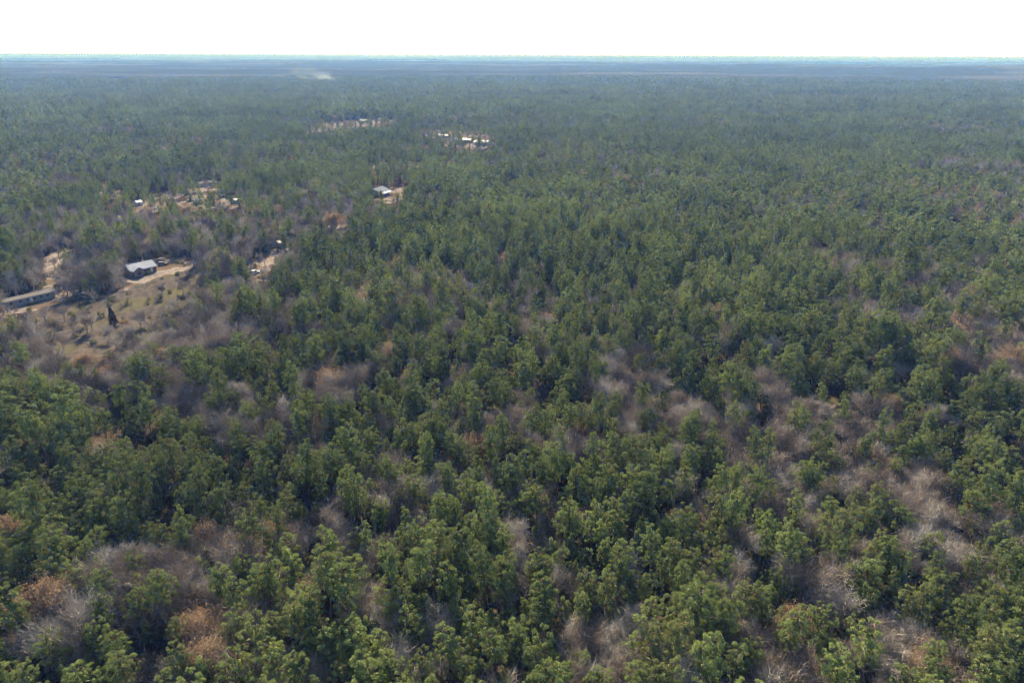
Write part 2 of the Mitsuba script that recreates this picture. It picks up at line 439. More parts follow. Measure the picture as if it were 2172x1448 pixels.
PASTURE = poly([(868, 279), (900, 273), (960, 275), (1020, 278), (1055, 282), (1050, 297), (1000, 300), (930, 294), (880, 288)])
YARD_WHITE = poly([(915, 290), (985, 297), (1040, 298), (1052, 309), (1010, 318), (950, 312)])
LANE = poly([(636, 272), (690, 261), (760, 255), (830, 253), (868, 259), (800, 268), (720, 274), (660, 282)])
LANE_B = poly([(634, 282), (642, 270), (652, 272), (650, 300), (638, 300)])
HAMLET = poly([(60, 226), (95, 222), (120, 226), (118, 232), (80, 232)])
for i, (nm, pg, mat, z) in enumerate([('field', FIELD, 'dry_grass', 0.004), ('yard', YARD_HOUSE, 'sand', 0.012), ('yard_001', YARD_TRAILER, 'sand', 0.012), ('yard_002', YARD_TRACK, 'sand', 0.008),
        ('yard_003', YARD_EAST, 'sand', 0.008), ('yard_004', YARD_NEAR_SHED, 'sand', 0.008), ('sandy_ground', SAND_A, 'sand', 0.008), ('sandy_ground_001', SAND_B, 'sand', 0.008),
        ('sandy_ground_002', SAND_C, 'sand', 0.008), ('sandy_ground_003', SAND_D, 'sand', 0.008), ('sandy_ground_004', SAND_BARN, 'sand', 0.008), ('sandy_ground_005', SAND_ROW, 'sand', 0.008),
        ('sandy_ground_006', SAND_VAN, 'sand', 0.008), ('pasture', PASTURE, 'pasture_grass', 0.008), ('yard_005', YARD_WHITE, 'sand', 0.012), ('dirt_lane', LANE, 'sand', 0.008), ('dirt_lane_001', LANE_B, 'sand', 0.012),
        ('sandy_ground_007', HAMLET, 'sand', 0.008)]):
    sheet(nm, largest(rough(pg, 2.5 if i < 6 else 6.0, i)), z, mat)
GLADES = []                                         # small openings scattered through the woods round the houses
for i, (x, y, rx, ry) in enumerate([(225, 396, 16, 4), (395, 374, 18, 4), (560, 404, 14, 4), (640, 458, 16, 4), (478, 472, 14, 4), (690, 302, 12, 3), (150, 456, 20, 5), (350, 508, 14, 5), (1060, 334, 12, 3),
                                    (730, 372, 10, 3), (70, 502, 14, 5), (600, 382, 12, 3), (500, 342, 14, 3), (1075, 262, 14, 2), (560, 292, 14, 2), (300, 372, 12, 3), (860, 402, 8, 3)]):
    GLADES.append(largest(rough(poly([(x - rx, y), (x - rx * 0.4, y - ry), (x + rx * 0.5, y - ry * 0.7), (x + rx, y + ry * 0.2), (x + rx * 0.3, y + ry), (x - rx * 0.6, y + ry * 0.8)]), 3.0, 50 + i)))
    sheet(f'sandy_ground_{8 + i:03d}', GLADES[-1], 0.030 + 0.001 * i, 'sand')
TRACK = LineString([at(x, y)[:2] for x, y in [(168, 628), (185, 630), (205, 631), (225, 630), (248, 624), (268, 612), (290, 600), (320, 590), (350, 580), (380, 566), (410, 556)]])
sheet('dirt_track', largest(TRACK.buffer(1.5)), 0.020, 'sand')
FENCE_TRACK = LineString([at(x, y)[:2] for x, y in [(72, 656), (95, 648), (115, 638), (150, 632)]])
sheet('dirt_track_001', largest(FENCE_TRACK.buffer(0.7)), 0.024, 'sand')

OPEN = [(FIELD, 0.03), (YARD_HOUSE, 0.0), (YARD_TRAILER, 0.02), (YARD_TRACK, 0.15), (YARD_EAST, 0.12), (YARD_NEAR_SHED, 0.3), (SAND_A, 0.17), (SAND_B, 0.17), (SAND_C, 0.2), (SAND_D, 0.25),
        (SAND_BARN, 0.09), (SAND_ROW, 0.3), (SAND_VAN, 0.3), (PASTURE, 0.24), (YARD_WHITE, 0.16), (LANE, 0.1), (LANE_B, 0.3), (HAMLET, 0.3)] + [(p, 0.3) for p in GLADES]
OPENP = [(prep(p), p.bounds, k) for p, k in OPEN]


def stays(x, y):
    """The share of trees that stay at a place: 1 in the forest, less in a clearing."""
    return min([k for p, b, k in OPENP if b[0] <= x <= b[2] and b[1] <= y <= b[3] and p.contains(Point(x, y))], default=1.0)


def is_open(x, y):
    return stays(x, y) < 1


def over_open(x, y, h):
    """As stays(), for a tree of height h that stands in a clearing or in front of one seen from the drone."""
    return min(stays(x * H / (H - h * k), y * H / (H - h * k)) for k in (0, 0.3, 0.6, 0.95))


# ------------------------------------------------------------------ what grows where: patches of leafless and young wood (pixel, radius, pine share, height)
PATCH = []
for px, py, rx, ry, share, hs in [
    (1370, 830, 130, 50, 0.15, 0.6), (1480, 880, 110, 50, 0.25, 0.6), (1700, 930, 200, 65, 0.18, 0.6), (1620, 830, 90, 50, 0.3, 0.8), (1890, 1010, 190, 90, 0.18, 0.62), (1980, 1110, 170, 70, 0.25, 0.6),
    (1800, 870, 140, 50, 0.25, 0.65), (2080, 690, 110, 60, 0.25, 0.65), (1910, 650, 90, 40, 0.3, 0.7), (2120, 770, 70, 60, 0.3, 0.7), (1330, 750, 90, 40, 0.4, 0.7), (1640, 1030, 100, 60, 0.35, 0.65),
    (1300, 930, 150, 50, 0.4, 0.7), (1080, 880, 60, 60, 0.25, 0.6), (1130, 1090, 70, 120, 0.3, 0.55), (980, 960, 90, 50, 0.4, 0.7), (830, 1010, 120, 60, 0.4, 0.75), (700, 800, 90, 50, 0.3, 0.9),
    (560, 880, 110, 45, 0.3, 0.8), (430, 830, 120, 50, 0.35, 0.8), (600, 650, 90, 40, 0.45, 0.9), (380, 1240, 150, 70, 0.35, 0.75), (540, 1180, 120, 70, 0.3, 0.85), (300, 1190, 130, 50, 0.3, 0.7),
    (90, 1300, 110, 60, 0.35, 0.75), (420, 1330, 100, 50, 0.4, 0.8), (700, 1190, 80, 60, 0.5, 0.7), (900, 1330, 80, 50, 0.5, 0.6), (1290, 1330, 110, 60, 0.3, 0.65), (1480, 1270, 90, 60, 0.4, 0.7),
    (1560, 1190, 70, 50, 0.4, 0.7), (1750, 1250, 80, 50, 0.4, 0.7), (1960, 1370, 110, 50, 0.3, 0.7), (1650, 1360, 80, 50, 0.5, 0.7), (240, 700, 260, 90, 0.25, 0.8), (120, 560, 200, 60, 0.35, 0.8),
    (300, 520, 260, 40, 0.35, 0.85), (480, 510, 150, 45, 0.3, 0.85), (80, 460, 140, 40, 0.3, 0.85), (620, 480, 140, 35, 0.3, 0.85), (700, 440, 60, 30, 0.4, 0.9), (60, 390, 90, 40, 0.35, 0.85),
    (950, 600, 80, 40, 0.45, 0.75), (1180, 690, 90, 35, 0.5, 0.75), (1690, 520, 110, 22, 0.4, 0.75), (1950, 560, 200, 30, 0.45, 0.8), (2080, 420, 140, 45, 0.3, 0.85), (2100, 350, 120, 30, 0.3, 0.85),
    (1740, 420, 90, 24, 0.5, 0.85), (1330, 390, 40, 24, 0.5, 0.85), (1200, 320, 130, 24, 0.45, 0.85), (1060, 250, 200, 16, 0.4, 0.85), (2050, 270, 130, 16, 0.3, 0.85), (1500, 250, 160, 14, 0.45, 0.85),
    (1750, 205, 200, 8, 0.35, 0.85), (560, 320, 140, 20, 0.5, 0.85), (200, 270, 180, 14, 0.4, 0.85), (330, 300, 140, 14, 0.45, 0.85), (700, 250, 100, 10, 0.45, 0.85), (2040, 620, 90, 50, 0.4, 0.8),
    (1540, 660, 60, 30, 0.45, 0.8), (880, 590, 60, 30, 0.4, 0.7), (205, 592, 60, 34, 0.75, 0.55), (420, 500, 200, 60, 0.25, 0.85), (520, 560, 130, 50, 0.25, 0.85), (330, 460, 300, 30, 0.3, 0.85), (50, 640, 90, 60, 0.4, 0.85), (180, 480, 200, 40, 0.3, 0.85), (420, 360, 150, 22, 0.45, 0.85), (120, 330, 160, 22, 0.4, 0.85),
    (660, 400, 110, 26, 0.5, 0.85), (500, 640, 90, 40, 0.4, 0.85), (470, 700, 100, 40, 0.35, 0.85), (600, 560, 60, 24, 0.5, 0.8)]:
    c = at(px, py, 10)
    rxw = rx * np.linalg.norm(at(px + 10, py, 10) - c) / 10
    ryw = max(8, abs(at(px, py - ry, 10)[1] - at(px, py + ry, 10)[1]) / 2)
    PATCH.append((c[0], c[1], rxw, ryw, max(share, 0.28), hs + 0.28))
PA = np.array(PATCH)


def wood(x, y):
    """(pine share, height factor) at a place."""
    d = ((x - PA[:, 0]) / PA[:, 2]) ** 2 + ((y - PA[:, 1]) / PA[:, 3]) ** 2
    w = np.clip(1.35 - d, 0, 1)
    n = float(meshkit.fbm(np.array([x / 38, y / 38, 0.5]), 2, 7))
    share = float(np.clip(0.96 - 0.9 * max(0, n - 0.56), 0.55, 0.97))
    if math.hypot(x, y) < 320: share -= 0.06
    if math.hypot(x, y) > 240:                  # stands of different age, grey stands of hardwood
        share -= 1.9 * max(0, float(meshkit.fbm(np.array([x / 120, y / 75, 2.5]), 2, 21)) - 0.56)
    share = max(share, 0.3)
    n3 = float(meshkit.noise(np.array([x / 70, y / 55, 7.5]), 5))
    hs = 0.78 if n3 < 0.3 else 1.12 if n3 > 0.72 else 1.0
    i = int(np.argmax(w))
    if w[i] > 0:
        share += (PA[i, 4] - share) * w[i]; hs += (PA[i, 5] - hs) * w[i]
    return share, hs


rng = np.random.default_rng(11)
ry_ = random.Random(5)
near, far = [], []          # (kind, variant, x, y, rotation, scale, height scale, height)
STEP = 4.3
R0, R1, R2, R3 = 250.0, 430.0, 1150.0, 3400.0
PH = [13.6, 15.8, 12, 10.5, 13.6, 12, 15.8, 13.6]; BH = [10.5, 9.5, 11.5, 8.5, 10, 12]; RH = [9.5, 11, 8.5]


def in_view(x, y, m=45):
    return y > 40 and abs(x) < 0.72 * y + m


fixed = []                   # trees whose place can be told in the photograph: (kind, variant, pixel of the crown's middle, crown height, scale)
for px, py, v, s in [(825, 757, 1, 1.0), (1010, 950, 0, 1.0), (520, 1180, 0, 1.15), (440, 1345, 1, 1.0), (110, 1290, 1, 1.15), (60, 1310, 1, 1.0), (470, 1395, 1, 1.0), (590, 1120, 0, 0.9), (1690, 1350, 1, 0.8), (1020, 960, 2, 0.9),
                     (700, 810, 0, 1.2), (2150, 760, 0, 1.3), (2065, 630, 1, 1.0), (1515, 665, 1, 0.9), (255, 440, 1, 1.0), (545, 455, 1, 1.0), (590, 448, 0, 1.1), (400, 447, 1, 1.0), (705, 468, 1, 1.2), (1330, 385, 1, 1.0), (470, 550, 0, 1.2),
                     (190, 765, 1, 0.8), (1700, 1330, 0, 1.0), (440, 1135, 0, 0.9), (15, 1130, 1, 0.8), (870, 800, 0, 0.8), (950, 1160, 1, 0.6), (1900, 860, 0, 0.9), (210, 955, 1, 0.7), (262, 680, 2, 0.42)]:
    fixed.append(('rust', v, px, py, 7.0 * s, 1.12 * s))
for px, py, v, s in [(640, 1150, 0, 1.0), (1490, 1240, 4, 0.95), (2010, 1380, 4, 1.0), (1310, 1330, 1, 0.9), (400, 1280, 2, 1.0), (130, 655, 4, 0.75), (180, 680, 2, 0.7), (305, 665, 0, 0.7), (365, 640, 4, 0.8), (135, 600, 4, 0.95),
                     (1610, 800, 4, 1.0), (1235, 945, 1, 0.9), (780, 790, 2, 1.1), (690, 790, 4, 1.1), (1760, 1240, 3, 1.0), (1570, 1200, 0, 0.9), (250, 1185, 1, 1.0), (176, 668, 2, 0.6), (190, 676, 3, 0.7), (152, 686, 1, 0.6), (294, 668, 3, 0.7), (340, 610, 1, 0.6), (225, 700, 4, 0.6), (268, 700, 0, 0.6), (110, 690, 2, 0.7), (385, 600, 3, 0.7), (130, 720, 0, 0.7)]:
    fixed.append(('bare', v, px, py, 7.0 * s, 1.12 * s))
taken = []
for k, v, px, py, z, s in fixed:
    p = at(px, py, z)
    near.append((k, v, p[0], p[1], ry_.uniform(0, 6.28), s, s, {'rust': RH, 'bare': BH}[k][v] * s)); taken.append(p[:2])
taken = np.array(taken)
for j in range(int(R1 / STEP / 0.866) + 6):
    for i in range(-int(0.75 * R1 / STEP), int(0.75 * R1 / STEP)):
        x = (i + 0.5 * (j % 2)) * STEP + ry_.uniform(-0.4, 0.4) * STEP
        y = j * STEP * 0.866 + ry_.uniform(-0.4, 0.4) * STEP
        u0, u1, u2, u3, u4 = (ry_.random() for _ in range(5))
        r = math.hypot(x, y); slim = 1.0
        if r > R1 + 13 or not in_view(x, y) or u0 < (0.10 if r < 180 else 0.47): continue
        share, hs = wood(x, y)
        if u1 < share:
            kind = 'pine'; v = int(u2 * 8)
            if hs < 0.85 and u3 < 0.5: v = 3
            s = (0.78 + 0.40 * u3) * (0.55 + 0.45 * hs) * (1.22 if u4 < 0.07 else 0.66 if u4 > 0.88 else 1)
            if r > 190 + 50 * u4:                        # young pines, closer and narrower
                v = (0, 1, 3, 3, 2, 5, 3, 0)[v]
                slim = 1.02 + 0.22 * u1; s *= 1.22 if v == 3 else 1.14
            h = PH[v] * s
        else:
            kind = 'rust' if u2 < (0.04 if r < 350 else 0.06) else 'bare'
            v = int(u3 * (3 if kind == 'rust' else 6))
            s = (0.86 + 0.42 * u4) * (0.45 + 0.55 * hs)
            h = (RH if kind == 'rust' else BH)[v] * s
        k = over_open(x, y, h)
        if k < 1:                                   # a few trees stand in the clearings
            if u4 > k or (kind == 'pine' and k < 0.05): continue
            s *= 0.85; h *= 0.85
        if r < R0 and np.min(((taken - [x, y]) ** 2).sum(1)) < 8: continue
        (near if r < R0 + 10 else far).append((kind, v, x, y, u2 * 40, s * slim, s * (0.90 + 0.18 * u2), h))


def place(x, y, a, s, sz):
    return T().translate([float(x), float(y), -0.05]).rotate([0, 0, 1], math.degrees(a)).scale([float(s), float(s), float(sz)])


def inst(key, grp, m):
    scene[key] = {'type': 'instance', 'to_world': m, 'shape': {'type': 'ref', 'id': grp}}


for j in range(int(520 / 3.7)):
    for i in range(-105, 105):
        x = i * 3.7 + ry_.uniform(-1.7, 1.7); y = j * 3.7 + ry_.uniform(-1.7, 1.7)
        u0, u1, u2, u3 = (ry_.random() for _ in range(4))
        if not in_view(x, y, 20): continue
        share, hs = wood(x, y)
        r = math.hypot(x, y)
        if share > 0.52 or u0 > 0.64 - 0.5 * share or over_open(x, y, 6) < 0.9: continue
        v = int(u1 * 6); s = 0.62 + 0.36 * u2
        if r < R0 and np.min(((taken - [x, y]) ** 2).sum(1)) < 8: continue
        (near if r < R0 + 10 else far).append(('bare', v, x, y, u3 * 40, s * 1.1, s, BH[v] * s))


# the 300 of each kind that show largest are things of their own
KEY = {'pine': 'pine_tree', 'bare': 'bare_tree', 'rust': 'rusty_leaved_tree'}
SHAPE_WORDS = {'round': 'round-topped pine', 'tall': 'tall open pine', 'bushy': 'bushy pine', 'cone': 'pointed pine'}
BARE_WORDS = ['leafless grey tree', 'wide leafless tree', 'tall leafless tree', 'small leafless tree', 'spreading leafless tree', 'high-crowned leafless tree']
GROUP = {'pine': 'pine trees of the near forest', 'bare': 'leafless trees among the pines', 'rust': 'trees with rust-coloured leaves'}
near.sort(key=lambda t: t[2] ** 2 + t[3] ** 2 + (H - t[7] * 0.8) ** 2)
UNITS = 'no one two three four five six seven eight nine ten eleven twelve thirteen fourteen fifteen sixteen seventeen eighteen nineteen'.split()
TENS = 'twenty thirty forty fifty sixty seventy eighty ninety'.split()


def words(n):
    return UNITS[n] if n < 20 else ('a hundred' if n > 99 else TENS[n // 10 - 2] + ('-' + UNITS[n % 10] if n % 10 else ''))


seen_labels, count, rest = set(), {'pine': 0, 'bare': 0, 'rust': 0}, []
tops = np.array([(t[2], t[3]) for t in near]); kinds = np.array([t[0] for t in near])
for n_, t in enumerate(near):
    kind, v, x, y, a, s, sz, h = t
    fx, fy = seen((x, y, h * 0.97)); mx, my = seen((x, y, h * 0.7))
    ok = 0.0 < fx < 1 and 0 < fy and my < 1.0 and count[kind] < 300
    if not ok:
        rest.append(t); continue
    d2 = ((tops - [x, y]) ** 2).sum(1); d2[n_] = 1e9
    close = [k for k in ('rust', 'bare', 'pine') if k != kind and np.any((d2 < 30) & (kinds == k))]
    beside = {'rust': ' beside a rusty-leaved tree', 'bare': ' beside a leafless tree', 'pine': ' under taller pines' if kind != 'pine' else ''}[close[0]] if close else (' among other pines' if kind == 'pine' else '')
    what = SHAPE_WORDS[PK[v]] if kind == 'pine' else (BARE_WORDS if kind == 'bare' else ['half-bare rusty tree', 'rust-brown leafy tree', 'small rust-brown tree'])[v]
    lab = f'{what}{beside}, top {words(round(fx * 100))} percent across and {words(round(min(fy, 1) * 100))} percent down'
    if lab in seen_labels:
        lab = lab.replace(what, 'farther ' + what)
    seen_labels.add(lab)
    key = KEY[kind] + (f'_{count[kind]:03d}' if count[kind] else '')
    count[kind] += 1
    labels[key] = {'label': lab, 'category': 'tree', 'group': GROUP[kind]}
    m = place(x, y, a, s, sz)
    for part in (('trunk', 'crown') if kind != 'rust' else ('trunk', 'twigs', 'crown')):
        inst(f'{key}__{part}', f'{kind}_{part}_{v}', m)
# the rest of the forest: past counting
nf = {}


def stuff(obj, grp, m):
    nf[obj] = nf.get(obj, 0) + 1
    inst(f'{obj}__{nf[obj]:05d}', grp, m)


STUFF = {'pine': 'pine_forest', 'bare': 'leafless_wood', 'rust': 'rusty_leaved_wood'}
for kind, v, x, y, a, s, sz, h in rest:
    stuff(STUFF[kind], f'{kind}_whole_0_{v}', place(x, y, a, s, sz))
for kind, v, x, y, a, s, sz, h in far:
    nv = {'pine': 6, 'bare': 4, 'rust': 2}[kind]
    stuff(STUFF[kind], f'{kind}_whole_1_{v % nv}', place(x, y, a, s, sz))
# undergrowth
for j in range(int(420 / 3.6)):
    for i in range(-85, 85):
        x = i * 3.6 + ry_.uniform(-1.7, 1.7); y = j * 3.6 + ry_.uniform(-1.7, 1.7)
        u = [ry_.random() for _ in range(4)]
        if not in_view(x, y, 20): continue
        share, hs = wood(x, y)
        if u[0] > (0.62 + 0.6 * (1 - hs) if not is_open(x, y) else 0.10): continue
        lev = 0 if math.hypot(x, y) < 190 else 1
        s = 0.6 + 0.8 * u[1]
        stuff('undergrowth', f'{"green" if u[2] < 0.86 else "twig"}_shrub_{lev}_{int(u[3] * 3)}', place(x, y, u[3] * 50, s, s * (0.8 + 0.7 * u[2])))
for j in range(0, int(R2 / C2) + 3):
    for i in range(-int(0.8 * R2 / C2), int(0.8 * R2 / C2)):
        x, y = i * C2, j * C2
        r = math.hypot(x, y)
        if r < R1 + 3 or r > R2 + 24 or not in_view(x, y): continue
        if any(over_open(x + dx, y + dy, 12) < 1 for dx in (-8, 0, 8) for dy in (-8, 0, 8)):
            for dx in (-7.2, -2.4, 2.4, 7.2):
                for dy in (-7.2, -2.4, 2.4, 7.2):
                    xx, yy = x + dx + ry_.uniform(-1.7, 1.7), y + dy + ry_.uniform(-1.7, 1.7)
                    u0, u1, u2, u3 = (ry_.random() for _ in range(4))
                    if u0 > over_open(xx, yy, 14) * 0.92: continue
                    kind = 'pine' if u1 < wood(xx, yy)[0] else 'bare'
                    stuff(STUFF[kind], f'{kind}_whole_1_{int(u2 * (6 if kind == "pine" else 4))}', place(xx, yy, u3 * 40, 0.8 + 0.3 * u3, 0.8 + 0.35 * u2))
            continue
        share, hs = wood(x, y)
        share += ry_.uniform(-0.08, 0.08)
        q = 0 if share > 0.9 else (1 if share > 0.66 else 2 if share > 0.4 else 3)
        stuff('pine_forest' if q < 2 else 'leafless_wood', f'clump_2_{q}_{ry_.randrange(3)}', place(x, y, ry_.randrange(4) * math.pi / 2, 1, ry_.uniform(0.85, 1.12) * (0.6 + 0.4 * hs)))
for j in range(0, int(R3 / C3) + 1):
    for i in range(-int(0.8 * R3 / C3), int(0.8 * R3 / C3)):
        x, y = i * C3, j * C3
        r = math.hypot(x, y)
        if r < R2 + 8 or r > R3 or not in_view(x, y, 80): continue
        if over_open(x, y, 12) < 0.3: continue
        share, hs = wood(x, y)
        share += ry_.uniform(-0.1, 0.1)
        q = 0 if share > 0.88 else (1 if share > 0.62 else 2 if share > 0.4 else 3)
        n = float(meshkit.fbm(np.array([x / 400, y / 160, 4.0]), 2, 3))
        stuff('pine_forest' if q < 2 else 'leafless_wood', f'clump_3_{q}_{ry_.randrange(2)}', place(x, y, ry_.randrange(4) * math.pi / 2, 1, 0.6 + 0.9 * n))
labels['pine_forest'] = {'label': 'dark green pine forest reaching back towards the horizon', 'category': 'forest', 'kind': 'stuff'}
labels['leafless_wood'] = {'label': 'grey leafless woodland standing in patches among the farther pines', 'category': 'woodland', 'kind': 'stuff'}
if 'rusty_leaved_wood' in nf: labels['rusty_leaved_wood'] = {'label': 'scattered rusty-leaved trees in the farther forest', 'category': 'woodland', 'kind': 'stuff'}
labels['undergrowth'] = {'label': 'low green and brown bushes covering the forest floor', 'category': 'undergrowth', 'kind': 'stuff'}

# far canopy to the horizon, open where the far fields lie
FAR_FIELDS = [poly(p) for p in ([(-60, 128.5), (250, 127.5), (250, 130), (-60, 131.5)], [(500, 132.5), (700, 131), (900, 129), (960, 130), (860, 135), (600, 137)], [(150, 139), (215, 138.5), (215, 140.5), (150, 141)],
              [(1960, 153), (2050, 149.5), (2230, 150.5), (2230, 156), (2020, 156)], [(1500, 133), (1760, 135), (2200, 136), (2200, 138), (1700, 138)])]
nr, na = 420, 620
R = R3 * 0.985 * (27500 / R3) ** (np.linspace(0, 1, nr) ** 1.0)
A = np.radians(np.linspace(-42, 42, na))
rg, ag = np.meshgrid(R, A, indexing='ij')
X, Y = rg * np.sin(ag), rg * np.cos(ag)
P = np.stack([X, Y, X * 0], -1)
hh = 10 + 6 * (meshkit.noise(P / 11.0, 1) - 0.5) * np.clip(1 - (rg - 6000) / 9000, 0.1, 1) + 7 * meshkit.fbm(P / 120, 2, 5) + 26 * meshkit.fbm(P / [1800, 700, 1], 3, 9) * np.clip((rg - R3) / 1500, 0, 1)
hh = hh + 24 * np.exp(-((rg - 5300 - 500 * np.sin(ag * 9)) / 380) ** 2) * np.clip((ag - 0.15) / 0.2, 0, 1) + 16 * np.exp(-((rg - 7600) / 500) ** 2) * np.clip((-ag + 0.1) / 0.3, 0, 1)   # wooded rises
hh = hh + (58 + 14 * meshkit.fbm(P / [2500, 9000, 1], 3, 4)) * np.clip((rg - 14000) / 13000, 0, 1) ** 1.4      # low hills at the horizon
hh = np.clip(hh, 2, 101)
keep = np.ones((nr, na), bool)
import shapely
for fpoly in FAR_FIELDS:
    keep &= ~shapely.contains_xy(fpoly, X, Y)
quad = keep[:-1, :-1] & keep[1:, :-1] & keep[:-1, 1:] & keep[1:, 1:]
I = np.arange(nr * na).reshape(nr, na)
Qd = np.stack([I[:-1, :-1], I[1:, :-1], I[1:, 1:], I[:-1, 1:]], -1)[quad]
VV = np.stack([X, Y, hh], -1).reshape(-1, 3)
scene['distant_forest'] = mikit.ply((VV, Qd[:, ::-1]), 'far_canopy', smooth=True)
labels['distant_forest'] = {'label': 'hazy blue forest at the horizon', 'category': 'forest', 'kind': 'stuff'}
for i, fpoly in enumerate(FAR_FIELDS):
    sheet('far_field' + (f'_{i:03d}' if i else ''), fpoly, 1.0 + 0.01 * i, 'far_grass')
# ------------------------------------------------------------------ buildings
def part(key, mesh, mat, m, **k):
    scene[key] = mikit.ply(mesh, mat, to_world=m, **k)


def prism(profile, x0, x1):
    """A solid of the (y, z) profile from x0 to x1."""
    m = trimesh.creation.extrude_polygon(Polygon(profile), x1 - x0, engine='earcut')
    v = np.array(m.vertices)
    return trimesh.Trimesh(np.column_stack([v[:, 2] + x0, v[:, 0], v[:, 1]]), m.faces, process=False)


def box(x0, x1, y0, y1, z0, z1):
    return trimesh.creation.box(bounds=[[x0, y0, z0], [x1, y1, z1]])


def gable(key, m, L, W, eave, ridge, wall, roof, over=0.4, x0=0.0, y0=0.0):
    part(f'{key}__wall', prism([(y0, 0), (y0 + W, 0), (y0 + W, eave), (y0 + W / 2, ridge), (y0, eave)], x0, x0 + L), wall, m)
    k = (ridge - eave) / (W / 2); t = 0.16; o = 0.004
    part(f'{key}__roof', prism([(y0 - over, eave - k * over + o), (y0 + W / 2, ridge + o), (y0 + W + over, eave - k * over + o), (y0 + W + over, eave - k * over + t), (y0 + W / 2, ridge + t), (y0 - over, eave - k * over + t)], x0 - over, x0 + L + over), roof, m)


def frame_of(p0, p1):
    """(matrix, length): x from p0 to p1, y away from the drone, on the ground."""
    d = p1[:2] - p0[:2]
    L = float(np.hypot(*d))
    return T().translate([float(p0[0]), float(p0[1]), 0.0]).rotate([0, 0, 1], math.degrees(math.atan2(d[1], d[0]))), L


def openings(key, m, spots, y=0.0, z=1.0, w=0.9, h=1.0, mat='dark_glass', name='window', trim=True):
    for i, x in enumerate(spots):
        k = f'{key}__{name}' + (f'_{i:03d}' if i else '')
        part(k, box(x - w / 2, x + w / 2, y - 0.05, y + 0.03, z, z + h), mat, m)
        if trim:
            part(k + '__sill', box(x - w / 2 - 0.1, x + w / 2 + 0.1, y - 0.12, y + 0.03, z - 0.1, z - 0.002), 'white_paint', m)


def thing(key, label, cat, group=None):
    labels[key] = {'label': label, 'category': cat, **({'group': group} if group else {})}
    return key


# the long mobile home at the left edge
m, L = frame_of(at(10, 656), at(118, 631))
k = thing('mobile_home', 'long blue-grey mobile home with a row of small dark windows, at the left edge', 'mobile home')
gable(k, m, L, 4.6, 2.9, 3.7, 'grey_siding', 'rusty_roof', 0.25)
openings(k, m, [L * f for f in (0.14, 0.32, 0.46, 0.60, 0.73, 0.86)], 0, 1.35, 0.9, 0.85)
part(f'{k}__door', box(L * 0.53 - 0.45, L * 0.53 + 0.45, -0.06, 0.03, 0.55, 2.55), 'white_paint', m)
part(f'{k}__step', box(L * 0.53 - 0.7, L * 0.53 + 0.7, -1.3, -0.07, 0, 0.5), 'timber', m)
part(f'{k}__skirting', box(0.02, L - 0.02, -0.03, -0.004, 0, 0.5), 'rusty_roof', m)
# the brick house with the shining roof
m, L = frame_of(at(280, 587), at(333, 575))
k = thing('brick_house', 'brick house with a shining white metal roof beyond the dry field', 'house')
gable(k, m, L, 8.5, 2.9, 5.0, 'brick_grey', 'galvanised', 0.5)
w = 5.0
part(f'{k}__wing', prism([(-2.2, 0), (-0.004, 0), (-0.004, 2.85), (-2.2, 2.85)], 0.3, 0.3 + w), 'brick_grey', m)
pr = prism([(0.3 - 0.45, 2.75), (0.3 + w / 2, 4.5), (0.3 + w + 0.45, 2.75), (0.3 + w + 0.45, 2.91), (0.3 + w / 2, 4.66), (0.3 - 0.45, 2.91)], -2.7, 3.6)
v = np.array(pr.vertices); pr = trimesh.Trimesh(v[:, [1, 0, 2]], pr.faces[:, ::-1], process=False)
part(f'{k}__roof__wing_roof', pr, 'galvanised', m)
openings(k, m, [L * f for f in (0.55, 0.68, 0.93)], 0, 1.0, 1.1, 1.1)
part(f'{k}__window_003', box(2.0, 3.6, -2.26, -2.17, 1.0, 2.1), 'dark_glass', m)
part(f'{k}__door', box(L * 0.8 - 0.5, L * 0.8 + 0.5, -0.06, 0.03, 0.1, 2.2), 'white_paint', m)
part(f'{k}__chimney', box(L * 0.7, L * 0.7 + 0.7, 5.2, 5.9, 3.6, 5.7), 'brick_grey', m)
# the blue barn
p1, p2, e1 = at(791, 401, 5.6), at(816, 393, 5.6), at(806.5, 416.6, 3.4)
d = unit(p2[:2] - p1[:2]); nrm = np.array([d[1], -d[0]]); half = float(min(5.6, abs((e1[:2] - p1[:2]) @ nrm)))
L = 0.8 * float(np.hypot(*(p2 - p1)[:2]))
b0 = p1[:2] + nrm * half
m = T().translate([float(b0[0]), float(b0[1]), 0]).rotate([0, 0, 1], math.degrees(math.atan2(d[1], d[0])))
k = thing('barn', 'barn with a blue metal roof and a pale lean-to, among the pines', 'barn')
gable(k, m, L, 2 * half, 3.4, 5.6, 'timber', 'blue_metal', 0.4)
part(f'{k}__lean_to', prism([(-3.6, 2.30), (-0.42, 2.95), (-0.42, 3.10), (-3.6, 2.45)], 0, L * 0.96), 'galvanised', m)
for i, x in enumerate(np.linspace(0.3, L * 0.93, 5)):
    part(f'{k}__post' + (f'_{i:03d}' if i else ''), box(x, x + 0.2, -3.5, -3.3, 0, 2.31), 'timber', m)
part(f'{k}__door', box(L * 0.4, L * 0.4 + 3.5, -0.06, 0.03, 0, 2.8), 'rusty_roof', m)
for i, x in enumerate(np.linspace(0.6, L - 0.6, 9)):
    part(f'{k}__roof__seam' + (f'_{i:03d}' if i else ''), prism([(-0.38, 3.4 - (2.2 / half) * 0.38 + 0.163), (half, 5.763), (half, 5.82), (-0.38, 3.4 - (2.2 / half) * 0.38 + 0.22)], x, x + 0.09), 'blue_metal', m)
